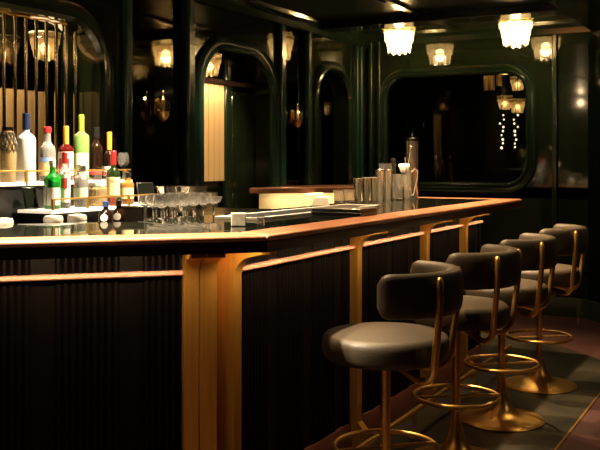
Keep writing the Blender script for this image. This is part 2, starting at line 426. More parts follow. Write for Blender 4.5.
# ================================================================ THE BAR
BT = 1.155
PL = 2.6      # length of the left run kept
def corner(d): return (-1.65-d, 2.83+0.4142*d)
def left_end(d):
    c = corner(0); e = (c[0]-PL*q, c[1]-PL*q)
    return (e[0]-q*d, e[1]+q*d)
YE = 6.47
def run(d, ye=YE): return [left_end(d), corner(d), (-1.65-d, ye)]
bar = thing('bar_counter', 'long angled bar counter with black glass top, walnut edge and brass brackets', 'bar counter', (-2.1, 2.9, 0))
BO = Vector((-2.1, 2.9, 0))
def barb(mb, name, m, **kw):
    mb.move(Matrix.Translation(-BO)); return mb.build(name, m, parent=bar, **kw)
D = 0.88
# walnut border: front edge, square end and returning back corner
BW = 0.17
wd = MB()
f0 = run(0); f1 = run(BW)
wd.prism([f0[0], f0[1], f1[1], f1[0]], BT-0.026, BT)
barb(wd, 'walnut_edge', M['wood'], bevel=0.012, segs=3)
wd = MB(); wd.prism([f0[1], f0[2], (-1.65-D, YE), (-1.65-D, YE-BW), (-1.65-BW, YE-BW), f1[1]], BT-0.026, BT)
barb(wd, 'walnut_edge', M['wood'], bevel=0.012, segs=3)
# fascia below the border; the unlit front is put in as darker walnut
fs = MB(); a0, a1 = run(0.003, YE-0.003), run(0.05, YE-0.05)
fs.prism([a0[0], a0[1], a0[2], a1[2], a1[1], a1[0]], BT-0.064, BT-0.0255); barb(fs, 'fascia', M['wood_dark'])
# black glass, one sheet per run, mitred at the corner
b1 = run(D)
g = MB(); g.prism([f1[0], f1[1], b1[1], b1[0]], BT-0.03, BT-0.001); barb(g, 'glass_top', M['black_glass'], bevel=0.0015)
g = MB(); g.prism([f1[1], (-1.65-BW, YE-BW), (-1.65-D, YE-BW), b1[1]], BT-0.03, BT-0.001); barb(g, 'glass_top', M['black_glass'], bevel=0.0015)
sm = MB(); p0, p1 = corner(BW), corner(D)
sm.sweep([(p0[0], p0[1], BT-0.001), (p1[0], p1[1], BT-0.001)], [(-0.001, 0), (0.001, 0), (0.001, 0.0008), (-0.001, 0.0008)], (0, 0, 1))
barb(sm, 'glass_seam', M['steel'])
# carcass
cs = MB(); c0, c1 = run(0.30, YE-0.28), run(D-0.02, YE-0.28)
cs.prism([c0[0], c0[1], c0[2], c1[2], c1[1], c1[0]], 0.02, BT-0.05); barb(cs, 'carcass', M['black'])
# fluted front panels
def flutes(length):
    u = 0.0; pts = []
    while u < length:
        pts.append((u, 0)); u += 0.085
        for k in range(9):
            if u+0.026 > length: break
            for j in range(6): pts.append((u+0.026*j/6, 0.012*math.sin(PI*j/6)**0.7 if j else 0))
            u += 0.026
    return [p for p in pts if p[0] < length]+[(length, 0)]
PD = 0.25
pc, pe = corner(PD), left_end(PD)
ln = PL+0.02
fp = MB(); pts = []
for u, h in flutes(ln): pts.append((pc[0]-q*u+q*h, pc[1]-q*u-q*h))
fp.prism(pts+[(pc[0]-q*ln-q*.06, pc[1]-q*ln+q*.06), (pc[0]-q*.06-.02, pc[1]+q*.06-.01)], 0.10, BT-0.055)
barb(fp, 'front_panel', M['flute'], smooth=50)
lr = YE-0.27-pc[1]
fp = MB(); pts = [(pc[0]+h, pc[1]+u) for u, h in flutes(lr)]
fp.prism(pts+[(pc[0]-0.05, pc[1]+lr), (pc[0]-0.05, pc[1]+0.02)], 0.10, BT-0.055)
barb(fp, 'front_panel', M['flute'], smooth=50)
ep = MB(); ep.box(-1.65-PD-0.30, YE-0.25, 0.6, 0.62, 0.04, 0.98); barb(ep, 'end_panel', M['flute'])
# plinth with a chamfered top
pp = MB()
pp.sweep([(*left_end(PD), 0), (*corner(PD), 0), (-1.65-PD, YE-0.25, 0)],
         [(-0.02, 0.0), (-0.02, 0.128), (0.014, 0.128), (0.018, 0.122), (0.024, 0.0)], (0, 0, 1))
barb(pp, 'plinth', M['plinth'])
# copper rail along both runs
cr = MB(); zr = 1.0
kk = corner(PD-0.03)
for pth in ([(*left_end(PD-0.03), zr), (kk[0]-q*0.09, kk[1]-q*0.09, zr)], [(kk[0], kk[1]+0.02, zr), (kk[0], YE-0.27, zr)]):
    cr.sweep(pth, [(-0.04, -0.009), (-0.04, 0.009), (0.004, 0.009), (0.010, 0.004), (0.010, -0.004), (0.004, -0.009)], (0, 0, 1))
barb(cr, 'copper_rail', M['copper'])
# LED strips under the overhang
lm = MB()
lm.sweep([(*left_end(0.075), BT-0.048), (*corner(0.075), BT-0.048), (-1.65-0.075, YE-0.10, BT-0.048)],
         [(-0.006, 0), (-0.006, -0.008), (0.006, -0.008), (0.006, 0)], (0, 0, 1))
barb(lm, 'led_strip', M['led'])
def strip_light(p0, p1, z, e, inward):
    mx, my = (p0[0]+p1[0])/2, (p0[1]+p1[1])/2; L = math.hypot(p1[0]-p0[0], p1[1]-p0[1])
    l = bpy.data.lights.new('under_bar_led', 'AREA'); l.shape = 'RECTANGLE'; l.size = L; l.size_y = 0.015; l.energy = e*L; l.color = LED
    l.spread = math.radians(110)
    o = bpy.data.objects.new('under_bar_led', l); COL.objects.link(o)
    X = Vector((p1[0]-p0[0], p1[1]-p0[1], 0)).normalized(); Z = -Vector((inward[0]*0.8, inward[1]*0.8, -1)).normalized()
    Y = Z.cross(X).normalized()
    o.matrix_world = Matrix.Translation((mx, my, z)) @ Matrix((X, Y, Z)).transposed().to_4x4()
strip_light(corner(0.075), (-1.65-0.075, YE-0.1), BT-0.0575, 7.0, (-1, 0))
strip_light(left_end(0.075), corner(0.075), BT-0.0575, 7.0, (-q, q))

# brass brackets: upright strap, chamfered foot, filleted arm under the top
def bracket_profile(back, arm=0.215, face=0.055, zt=BT-0.064, fr=0.085, th=0.019):
    """(out, z) outline in the plane square to the bar front; out = 0 on the panel face"""
    pts = [(-back, 0.0), (-back, zt), (arm, zt), (arm, zt-th)]
    cz = zt-th-0.012-fr; cx2 = face+fr
    pts += [(face+fr*1.3, zt-th-0.004)]
    pts += [(cx2-fr*math.sin(math.radians(a)), cz+fr*math.cos(math.radians(a))) for a in range(5, 91, 9)]
    pts += [(face, 0.135), (face+0.047, 0.085), (face+0.047, 0.0)]
    return pts
def bracket(at, outdir, along, wdt, back=0.0, name='brass_bracket', **kw):
    mb = MB(); pr = bracket_profile(back, **kw); n = len(pr)
    A = [mb.bm.verts.new((at[0]+outdir[0]*o_, at[1]+outdir[1]*o_, z)) for o_, z in pr]
    B = [mb.bm.verts.new((at[0]+outdir[0]*o_+along[0]*wdt, at[1]+outdir[1]*o_+along[1]*wdt, z)) for o_, z in pr]
    mb.face(A[::-1]); mb.face(B)
    for i in range(n): mb.face((A[i], A[(i+1) % n], B[(i+1) % n], B[i]))
    return barb(mb, name, M['brass_strap'], bevel=0.003)
px = -1.65-PD
for y in (4.045, 5.02, 5.76): bracket((px, y), (1, 0), (0, 1), 0.05)
# corner group: two straps on the left run, one deeper on the right run
lw = lambda t: (pc[0]-q*t, pc[1]-q*t)
bracket((px, pc[1]-0.025), (1, 0), (0, 1), 0.055, back=0.13)
bracket(lw(0.112), (q, -q), (q, q), 0.068, back=0.03)
bracket(lw(0.172), (q, -q), (q, q), 0.058, back=0.03)
bracket(lw(1.72), (q, -q), (q, q), 0.05)
# brass foot rail on short posts
fr = MB(); xf = -1.668
fr.tube([(xf+0.02-1.5*q, 3.0-1.5*q-0.12, 0.14), (xf+0.02-0.1, 2.80, 0.14), (xf, 2.92, 0.14), (xf, 4.0, 0.14), (xf, 5.2, 0.14), (xf, 6.2, 0.14)], 0.013, 12)
rail = barb(fr, 'foot_rail', M['brass'])
for y in (3.2, 4.36, 5.4, 6.1):
    ps = MB(); ps.tube([(xf, y, 0.0), (xf, y, 0.14)], 0.008, 10); ps.lathe([(0, 0.0), (0.032, 0.0), (0.03, 0.008), (0.012, 0.014), (0.009, 0.03)], 16, (xf, y, 0.0))
    ps.move(Matrix.Translation(-BO)); ps.build('rail_post', M['brass'], parent=rail)

# ================================================================ BAR STOOLS
def make_stool(label):
    t = thing('bar_stool', label, 'bar stool', (0, 0, 0), 0, 'brass bar stools along the counter')
    base = [(0, 0.0), (0.228, 0.0), (0.232, 0.005), (0.228, 0.011), (0.19, 0.018), (0.14, 0.028), (0.10, 0.042), (0.072, 0.062), (0.052, 0.09), (0.038, 0.125), (0.028, 0.165), (0.022, 0.21), (0.02, 0.23)]
    MB().lathe(base, 64).build('base', M['brass'], t, smooth=60)
    MB().lathe([(0.019, 0.2), (0.019, 0.66), (0, 0.66)], 24).build('pole', M['brass'], t)
    ring = MB().tube([(0.199*math.cos(2*PI*k/64), 0.199*math.sin(2*PI*k/64), 0.31) for k in range(64)], 0.0105, 10, closed=True).build('foot_ring', M['brass'], t, smooth=80)
    for k in range(2):
        a = math.radians(35+180*k)
        MB().tube([(0.01*math.cos(a), 0.01*math.sin(a), 0.31), (0.195*math.cos(a), 0.195*math.sin(a), 0.31)], 0.007, 8).build('spoke', M['brass'], ring)
    hub = [(0, 0.618), (0.055, 0.618), (0.06, 0.625), (0.12, 0.645), (0.12, 0.656), (0, 0.656)]
    MB().lathe(hub, 32).build('hub', M['brass'], t)
    R0 = 0.245
    seat = [(0, 0.655), (R0-0.04, 0.655)] + [(R0-0.028+0.028*math.sin(math.radians(a)), 0.683-0.028*math.cos(math.radians(a))) for a in (20, 45, 70, 90)] \
        + [(R0+0.003, 0.705)] + [(R0-0.032+0.034*math.cos(math.radians(a)), 0.722+0.034*math.sin(math.radians(a))) for a in (5, 22, 40, 58, 74, 86)] + [(R0-0.07, 0.760), (R0-0.13, 0.764), (0.05, 0.767), (0, 0.767)]
    MB().lathe(seat, 64).build('seat', M['leather'], t, smooth=80)
    # curved padded backrest, open towards -x
    mb = MB(); rings = []; Rc = 0.262; zc = 0.930; hw, hh = 0.036, 0.083
    A0 = 82; nst = 44
    for i in range(nst+1):
        f = i/nst; a = math.radians(-A0+2*A0*f)
        e = min(f, 1-f)*2*A0*math.pi/180*Rc        # distance from the nearer end
        k = 1.0 if e > 0.05 else math.sqrt(max(0.0, 1-(1-e/0.05)**2))
        k = max(k, 0.05); kv = 0.45+0.55*k if e <= 0.05 else 1.0
        rg = []
        for j in range(20):
            th = 2*PI*j/20; c_, s_ = math.cos(th), math.sin(th)
            ex = 2/3.2
            du = hw*k*math.copysign(abs(c_)**ex, c_); dz = hh*kv*math.copysign(abs(s_)**ex, s_)
            rg.append(mb.bm.verts.new(((Rc+du)*math.cos(a), (Rc+du)*math.sin(a), zc+dz)))
        rings.append(rg)
    for i in range(nst):
        for j in range(20): mb.face((rings[i][j], rings[i][(j+1) % 20], rings[i+1][(j+1) % 20], rings[i+1][j]))
    mb.face(rings[0][::-1]); mb.face(rings[-1])
    back = mb.build('backrest', M['leather'], t, smooth=80)
    for sgn in (-1, 1):
        a = math.radians(36*sgn); P = []
        for (r, z) in [(0.06, 0.640), (0.12, 0.625), (0.18, 0.608)] + [(0.205+0.075*math.sin(math.radians(g)), 0.680-0.075*math.cos(math.radians(g))) for g in (0, 15, 30, 45, 60, 75, 90)] + [(0.291, 0.76), (0.303, 0.84), (0.309, 0.92), (0.310, 0.985), (0.307, 1.0)]:
            P.append((r*math.cos(a), r*math.sin(a), z))
        MB().tube(P, [0.014]*(len(P)-2)+[0.013, 0.006], 14).build('back_support', M['brass'], t, smooth=70)
    return t
GS = 'brass bar stools along the counter'
st = make_stool('nearest bar stool with olive grey leather seat, its brass base out of the picture')
st.location = (-1.36, 3.24, 0.004); st.rotation_euler = (0, 0, math.radians(8))
copy_tree(st, (-1.36, 4.10, 0.004), math.radians(0), 'second bar stool from the near end, behind the nearest curved backrest', GS)
copy_tree(st, (-1.36, 4.88, 0.004), math.radians(3), 'third bar stool from the near end, on its round brass base', GS)
copy_tree(st, (-1.36, 5.75, 0.004), math.radians(3), 'farthest bar stool, nearest the window wall', GS)

# ================================================================ CEILING LAMPS
def make_lamp(name, label, energy, bulb='bulb', s=1.0):
    t = thing(name, label, 'ceiling lamp', (0, 0, 0), 0)
    MB().lathe([(0, 0.0), (0.155*s, 0.0), (0.155*s, -0.012*s), (0, -0.012*s)], 32).build('ceiling_plate', M['white'], t)
    N = 120; Ht = 0.245*s; NP = 10
    def tier(z0, z1, r0, r1, scal, ph, flare):
        mb = MB(); rings = []
        for i in range(7):
            f = i/6; rg = []
            for k in range(N):
                a = 2*PI*k/N; tri = abs(((a+ph)*NP/(2*PI)) % 1*2-1)       # 0 at a petal's middle, 1 between petals
                r = (r0+(r1-r0)*f)*(1-0.075*tri*math.sin(PI*min(1, f*0.9+0.1)))+flare*math.sin(PI*f)
                z = z0+(z1-z0)*f-scal*(1-tri)*f
                rg.append(mb.bm.verts.new((r*math.cos(a), r*math.sin(a), z)))
            rings.append(rg)
        for i in range(6):
            for k in range(N): mb.face((rings[i][k], rings[i][(k+1) % N], rings[i+1][(k+1) % N], rings[i+1][k]))
        return mb
    zs = [-0.012*s, -0.012*s-Ht*0.20, -0.012*s-Ht*0.40, -0.012*s-Ht*0.62, -0.012*s-Ht]
    rr = [0.155*s, 0.148*s, 0.136*s, 0.123*s, 0.098*s]
    for i in range(4):
        tier(zs[i], zs[i+1]-(0.004*s if i < 3 else 0), rr[i]-0.003*s*(i > 0), rr[i+1]+0.004*s, (0.012 if i < 3 else 0.02)*s, 0.3*(i % 2), 0.003*s).build('crystal_shade' if i == 3 else 'crystal_tier', M['crystal_rim'] if i == 0 else M['crystal'], t, smooth=14)
    MB().tube([(0, 0, -0.012*s), (0, 0, -0.10*s)], 0.016*s, 12).build('socket', M['brass'], t)
    MB().ball((0, 0, -0.155*s), 0.045*s, 1.2, 16).build('bulb', M[bulb], t)
    return t
lamp = make_lamp('crystal_ceiling_lamp', 'left of the two bright crystal ceiling lamps above the window', 10)
lamp.location = (-3.17, 7.88, H); lamp['group'] = 'crystal ceiling lamps'
copy_tree(lamp, (-2.07, 7.88, H), 0.2, 'right of the two bright crystal ceiling lamps above the window', 'crystal ceiling lamps')
copy_tree(lamp, (-0.875, 5.88, H-0.11), 0.1, 'crystal ceiling lamp cut off by the top right corner of the photo', 'crystal ceiling lamps')
for (x, y, z) in [(-3.17, 7.88, 2.55), (-2.07, 7.88, 2.55), (-0.875, 5.88, 2.44)]:
    light('POINT', 'lamp_bulb_light', (x, y, z-0.03), 46, (1.0, 0.70, 0.36), shadow_soft_size=0.045)
# small lamps standing in for reflections in the recesses, and added fills
sl = make_lamp('stand_in_recess_lamp', 'small crystal lamp standing in for a reflection behind the hanging rods', 2, 'amber_glow', 0.62)
sl.location = (-4.02, 4.16, 2.22)
s2 = copy_tree(sl, (-3.89, 5.78, 2.25), 0, 'small crystal lamp standing in for a reflection above the narrow cream panel in the arch')
light('AREA', 'niche_fill', (-4.02, 3.6, 2.38), 30, (1, 0.70, 0.36), (-4.12, 3.6, 1.5), shape='RECTANGLE', size=1.4, size_y=0.05)  # fill added to brighten the panel behind the rods
light('AREA', 'arch_fill', (-3.845, 5.9, 2.02), 1.5, (1, 0.70, 0.36), (-3.97, 5.9, 1.5), shape='RECTANGLE', size=0.4, size_y=0.05)  # fill added to brighten the narrow arch panel

# ================================================================ WALL SCONCES
def make_sconce(label):
    t = thing('wall_sconce', label, 'wall lamp', (0, 0, 0), 0, 'candle sconces on the dark mirrors')
    MB().prism(rrect(-0.035, 0.035, -0.07, 0.07, 0.03), 0.0, 0.012, 'x').build('back_plate', M['brass'], t)
    MB().tube([(0.01, 0, -0.02), (0.03, 0, -0.05), (0.05, 0, -0.06), (0.066, 0, -0.04)], 0.008, 10).build('arm', M['brass'], t)
    bowl = [(0.008, -0.13), (0.012, -0.12), (0.03, -0.10), (0.05, -0.07), (0.058, -0.03), (0.058, 0.045), (0.055, 0.045), (0.054, -0.03), (0.046, -0.066), (0.02, -0.1)]
    MB().lathe(bowl, 32, (0.066, 0, 0)).build('glass_bowl', M['glass'], t)
    MB().lathe([(0, -0.115), (0.02, -0.10), (0.045, -0.07), (0.05, -0.04), (0, -0.04)], 24, (0.066, 0, 0)).build('gilt_cup', M['brass'], t)
    MB().lathe([(0.014, -0.04), (0.016, 0.05), (0.010, 0.07), (0.006, 0.10), (0, 0.115)], 16, (0.066, 0, 0)).build('candle', M['brass'], t)
    MB().ball((0.066, 0, 0.125), 0.006, 1.5, 10).build('tip_glint', mat('dim_glint', (1, .7, .3), 0.5, emit=(1, 0.6, 0.25), estr=0.8), t)  # glint on the spike put in as a weak glow
    return t
s1 = make_sconce('brass candle sconce with glass bowl on the left dark mirror panel'); s1.scale = (0.85, 0.85, 0.85); s1.location = (WX-0.002, 5.00, 1.80)
copy_tree(s1, (WX-0.012, 6.96, 1.82), 0, 'brass candle sconce on the mirror panel between the two arches', 'candle sconces on the dark mirrors')
for y in (5.00, 6.96): light('POINT', 'sconce_fill', (WX+0.06, y-0.01, 1.86), 0.35, LED, shadow_soft_size=0.012)  # small lights added to brighten the gilt cups

# ================================================================ HANGING RODS IN THE NICHE
t = thing('hanging_rod_rail', 'zigzag metal rail hanging across the top of the mirrored niche', 'rail', (WX-0.06, 3.6, 2.26))
zz = []
for k in range(0, 20): zz.append((0.02 if k % 2 else -0.02, -0.86+k*0.083, 0))
MB().tube(zz, 0.005, 8).build('zigzag_bar', M['brass'], t)
rod0 = None
for k in range(19):
    y = 2.76+k*0.083
    lab = 'slim polished brass rod hanging before the mirrored niche'
    if rod0 is None:
        rod0 = MB().lathe([(0, -1.10), (0.012, -1.10), (0.012, 0), (0, 0)], 14).build('hanging_rod', M['brass_rod'])
        tag(rod0, lab, 'rod', 'brass rods hanging in the niche'); r_ = rod0
    else:
        r_ = rod0.copy(); COL.objects.link(r_)
    r_.location = (WX-0.06, y, 2.255)

# ================================================================ BACK COUNTER AND BOTTLE SHELF
bc = thing('back_counter', 'dark steel work counter behind the bar under the bottles', 'counter', (-3.1, 3.4, 0))
MB().prism([(-0.42, -1.15), (0.53, -0.20), (0.53, 1.55), (-0.42, 1.55)], 0.0, 1.085).build('body', M['black'], bc)
MB().prism([(-0.44, -1.19), (0.555, -0.19), (0.555, 1.57), (-0.44, 1.57)], 1.085, 1.12).build('worktop', M['steel_dark'], bc, bevel=0.004)
sh = thing('bottle_shelf', 'two-tier lit bottle shelf with brass gallery rails on the back counter', 'shelf', (-3.05, 3.15, 1.12))
def rail(name, x, y0, y1, z, posts, parent, zb):
    mb = MB().tube([(x, y0, z), (x, y1, z)], 0.0045, 8); o = mb.build(name, M['brass'], parent)
    for y in posts: MB().box(x, y, (z+zb)/2, 0.011, 0.014, z-zb+0.008).build('rail_post', M['brass'], o)
MB().box(-0.10, 0.515, 0.0625, 0.22, 0.95, 0.015).build('lower_tier', M['shelf_lit'], sh)
MB().box(-0.11, 0.515, 0.0275, 0.18, 0.91, 0.055).build('lower_riser', M['black'], sh)
MB().box(-0.33, 0.36, 0.192, 0.24, 1.10, 0.015).build('upper_tier', M['shelf_lit'], sh)
MB().box(-0.33, 0.36, 0.092, 0.22, 1.06, 0.185).build('upper_riser', M['black'], sh)
rail('lower_rail', 0.0, 0.05, 0.98, 0.122, (0.06, 0.30, 0.62, 0.96), sh, 0.06)
rail('upper_rail', -0.215, -0.18, 0.90, 0.256, (-0.15, 0.10, 0.86), sh, 0.19)

ZL, ZU = 1.19, 1.3195
def prof_std(r, h, hs, rn, hn=None, foot=0.004):
    """bottle outline: body radius r, shoulder height hs, neck radius rn"""
    return [(0, 0), (r*0.92, 0), (r, foot+0.004), (r, hs), (r*0.93, hs+0.12*(h-hs)), (r*0.62, hs+0.27*(h-hs)), (rn*1.05, hs+0.42*(h-hs)), (rn, hs+0.55*(h-hs)), (rn, h), (0, h)]
def bottle(label, loc, r, h, hs, rn, glass, cap=None, caph=0.04, lab=None, labz=(0.05, 0.12), band=None, mod=None, rz=0.0, text=None, seg=28):
    t = thing('bottle', label, 'bottle', loc, rz)
    MB().lathe(prof_std(r, h-caph*0.5, hs, rn), seg, mod=mod).build('glass_body', glass, t, smooth=50)
    if cap is not None: MB().lathe([(rn*1.12, h-caph), (rn*1.18, h-caph+0.004), (rn*1.18, h-0.003), (rn, h), (0, h)], 20).build('cap', cap, t)
    if lab is not None:
        mb = MB(); rr = r+0.0008; n = 14; A = []; B = []
        for i in range(n+1):
            a = math.radians(-75+150*i/n)
            A.append(mb.bm.verts.new((rr*math.cos(a), rr*math.sin(a), labz[0]))); B.append(mb.bm.verts.new((rr*math.cos(a), rr*math.sin(a), labz[1])))
        for i in range(n): mb.face((A[i], A[i+1], B[i+1], B[i]))
        lo = mb.build('label', lab, t, rot=(0, 0, math.radians(-62)))
        if band is not None:
            mb = MB(); rr += 0.0008; A = []; B = []
            for i in range(n+1):
                a = math.radians(-40+80*i/n)
                A.append(mb.bm.verts.new((rr*math.cos(a), rr*math.sin(a), band[1]))); B.append(mb.bm.verts.new((rr*math.cos(a), rr*math.sin(a), band[2])))
            for i in range(n): mb.face((A[i], A[i+1], B[i+1], B[i]))
            mb.build('label_mark', band[0], lo)
    return t
def plastic(name, c, rough=0.35): return mat(name, c, rough)
G_frost = mat('frosted_glass', (0.80, 0.80, 0.78), 0.35, trans=0.35)
G_clear = mat('clear_spirit_glass', (0.95, 0.93, 0.88), 0.06, trans=0.85)
G_green = mat('bright_green_glass', (0.015, 0.30, 0.03), 0.06, trans=0.6)
G_lime = mat('pale_lime_glass', (0.28, 0.50, 0.14), 0.10, trans=0.55)
G_dgreen = mat('dark_green_glass', (0.015, 0.03, 0.008), 0.06, trans=0.5)
G_brown = mat('dark_brown_glass', (0.016, 0.007, 0.004), 0.06, trans=0.4)
G_red = mat('dark_red_glass', (0.10, 0.008, 0.006), 0.06, trans=0.5)
G_amber = mat('amber_glass', (0.72, 0.34, 0.08), 0.06, trans=0.7)
G_gold = mat('pale_gold_glass', (0.85, 0.62, 0.30), 0.08, trans=0.7)
P_blue = plastic('navy_cap', (0.012, 0.02, 0.07)); P_red = plastic('red_cap', (0.5, 0.02, 0.02)); P_gold = plastic('gold_foil', (0.6, 0.28, 0.05))
P_lime = plastic('lime_cap', (0.38, 0.6, 0.04)); P_orange = plastic('orange_capsule', (0.72, 0.30, 0.04)); P_black = M['black']
P_lblue = plastic('blue_print', (0.18, 0.26, 0.55)); P_cream = plastic('cream_label', (0.82, 0.68, 0.34), 0.6); P_redp = plastic('red_print', (0.55, 0.05, 0.04))
P_pale = plastic('pale_green_label', (0.62, 0.72, 0.50), 0.6); P_goldl = plastic('gold_label', (0.62, 0.42, 0.20), 0.6)
P_bluecap = plastic('bright_blue_cap', (0.05, 0.10, 0.30))
lattice = mat('dark_lattice', (0.015, 0.013, 0.01), 0.3)

# upper tier, left to right
xu = -3.40
dc = thing('decanter', 'clear decanter with a dark netted shoulder at the left end of the upper tier', 'bottle', (xu, 3.26, ZU))
MB().lathe([(0, 0), (0.036, 0), (0.04, 0.006), (0.044, 0.13), (0.043, 0.19), (0.030, 0.235), (0.026, 0.262), (0, 0.262)], 28).build('glass_body', G_gold, dc, smooth=50)
lt = MB()
for k in range(14):
    for sg in (-1, 1):
        lt.tube([((0.0465-0.017*max(0, (i-3)/5))*math.cos(2*PI*k/14+sg*0.11*i), (0.0465-0.017*max(0, (i-3)/5))*math.sin(2*PI*k/14+sg*0.11*i), 0.15+0.0125*i) for i in range(9)], 0.002, 5)
lt.build('net', lattice, dc)
MB().lathe([(0.027, 0.25), (0.028, 0.274), (0, 0.274)], 18).build('cap', M['steel_dark'], dc)
bottle('tall frosted white bottle with navy cap on the upper tier', (xu, 3.385, ZU), 0.048, 0.35, 0.215, 0.016, G_frost, P_blue, 0.085, None, (0.03, 0.175))
bottle('clear round-shouldered bottle with red cap and small blue sticker', (xu, 3.535, ZU), 0.043, 0.285, 0.165, 0.018, G_clear, P_red, 0.03, P_goldl, (0.03, 0.125), (P_lblue, 0.10, 0.125))
bottle('dark red vermouth-coloured bottle with orange neck and white picture label', (xu, 3.675, ZU), 0.042, 0.294, 0.165, 0.013, G_red, P_orange, 0.10, M['paper'], (0.03, 0.155), (P_redp, 0.06, 0.12))
bottle('tall pale lime bottle with lime capsule on the upper tier', (xu, 3.795, ZU), 0.043, 0.36, 0.24, 0.013, G_lime, P_lime, 0.10, P_pale, (0.03, 0.15), (P_lime, 0.05, 0.075))
bottle('dark brown bottle with gold neck ring on the upper tier', (xu, 3.915, ZU), 0.036, 0.297, 0.18, 0.016, G_brown, P_black, 0.06, P_redp, (0.03, 0.06))
bottle('slim bottle with long orange capsule at the right of the upper tier', (xu+0.02, 4.005, ZU), 0.032, 0.272, 0.14, 0.0125, G_brown, P_orange, 0.11, M['paper'], (0.02, 0.075), (P_redp, 0.025, 0.045))
bottle('dark olive bottle half hidden between the frosted and the red-capped bottles', (xu-0.07, 3.475, ZU), 0.034, 0.27, 0.15, 0.014, G_dgreen, P_black, 0.06)

def wine_profile(h, rb, rf, hs, bowl):
    return [(0, 0), (rf, 0), (rf, 0.003), (0.01, 0.008), (0.004, 0.016), (0.004, hs)] + [(r*rb, hs+(h-hs)*f) for r, f in bowl]
def stem_glass(name, label, loc, h, rb, rf, hs, bowl, cat='glass', group=None, up=True, m=None):
    outer = wine_profile(h, rb, rf, hs, bowl); inner_ = [(max(0, r*rb-0.002), hs+(h-hs)*f) for r, f in bowl][::-1]
    mb = MB().lathe(outer+inner_+[(0, hs+0.003)], 24)
    if not up: mb.move(Matrix.Translation((0, 0, h)) @ Matrix.Rotation(PI, 4, 'X'))
    o = mb.build(name, m or M['stemware'], loc=loc, smooth=60)
    return tag(o, label, cat, group)
wine_bowl = [(0.25, 0.02), (0.7, 0.15), (0.98, 0.4), (1.0, 0.55), (0.9, 0.8), (0.78, 1.0)]
coupe_bowl = [(0.3, 0.03), (0.75, 0.25), (0.95, 0.6), (1.0, 1.0)]
stem_glass('wine_glass', 'balloon wine glass at the right end of the upper tier', (xu+0.03, 4.115, ZU), 0.155, 0.036, 0.03, 0.065, wine_bowl)

# lower tier
xl = -3.15
bottle('squat bright green bottle with white label on the lower tier', (xl, 3.31, ZL), 0.041, 0.24, 0.145, 0.013, G_green, M['white'], 0.035, M['paper'], (0.02, 0.105), mod=lambda a: 1+0.03*math.cos(8*a))
bottle('slim clear bottle with red cap and red lettered label', (xl, 3.395, ZL), 0.030, 0.28, 0.18, 0.013, G_clear, P_red, 0.055, M['paper'], (0.03, 0.17), (P_redp, 0.10, 0.15))
bottle('clear stubby bottle with pale green tint beside the red-capped bottle', (xl, 3.515, ZL), 0.037, 0.215, 0.15, 0.02, G_clear, M['steel'], 0.03, P_pale, (0.05, 0.10))
jr = thing('patterned_jar', 'squat patterned glass jar between clear bottle and cream-labelled bottle', 'jar', (xl, 3.64, ZL))
MB().lathe([(0, 0), (0.045, 0), (0.048, 0.005), (0.048, 0.09), (0.042, 0.10), (0.042, 0.104), (0, 0.104)], 36, mod=lambda a: 1+0.025*math.cos(18*a)).build('glass_body', G_gold, jr, smooth=20)
MB().lathe([(0.044, 0.104), (0.045, 0.122), (0.03, 0.13), (0, 0.13)], 24).build('lid', M['white'], jr)
jb = bottle('dark green whiskey bottle with red cap and cream label', (xl, 3.765, ZL), 0.038, 0.289, 0.17, 0.0135, G_dgreen, P_red, 0.075, P_cream, (0.045, 0.15))
bottle('short amber bottle with cream label at the right of the lower tier', (xl, 3.885, ZL), 0.034, 0.175, 0.11, 0.016, G_amber, P_black, 0.03, P_cream, (0.03, 0.09))
tag(MB().lathe([(0, 0), (0.016, 0), (0.02, 0.055), (0.018, 0.055), (0.015, 0.006), (0, 0.006)], 20).build('shot_glass', mat('red_tinted_glass', (0.8, 0.25, 0.15), 0.05, trans=0.8), loc=(xl+0.06, 3.69, ZL)),
    'small red tinted shot glass in front of the patterned jar', 'glass')
# lettering on the cream label
def letters(txt, size, m, parent, name='lettering', loc=(0, 0, 0), rot=(0, 0, 0)):
    c = bpy.data.curves.new(name, 'FONT'); c.body = txt; c.size = size; c.extrude = 0.0004; c.align_x = 'CENTER'; c.align_y = 'CENTER'
    tmp = bpy.data.objects.new(name+'_tmp', c); COL.objects.link(tmp)
    dg = bpy.context.evaluated_depsgraph_get(); me = bpy.data.meshes.new_from_object(tmp.evaluated_get(dg)); bpy.data.objects.remove(tmp)
    o = bpy.data.objects.new(name, me); COL.objects.link(o); me.materials.append(m); o.parent = parent; o.location = loc; o.rotation_euler = rot
    return o
a_ = math.radians(-62)
letters('JAMES', 0.0135, P_black, jb, 'label_lettering', (0.0405*math.cos(a_), 0.0405*math.sin(a_), 0.135), (PI/2, 0, a_+PI/2))

# leaning tablets at both ends of the shelf
def tablet(label, loc, rot, sx=0.13, sz=0.12):
    t = thing('tablet', label, 'tablet', loc); t.rotation_euler = rot
    MB().box(0, 0, sz/2, sx, 0.014, sz).build('case', M['black'], t, bevel=0.004)
    MB().box(0, -0.008, sz/2, sx*0.9, 0.002, sz*0.88).build('screen', M['black_glass'], t)
tablet('dark tablet leaning at the left end of the bottle shelf', (-3.20, 3.225, 1.1925), (math.radians(-18), 0, math.radians(75)), 0.07, 0.11)
tablet('dark tablet leaning at the right end of the lower tier', (-3.10, 3.99, 1.1925), (math.radians(-20), 0, math.radians(60)), 0.10, 0.12)

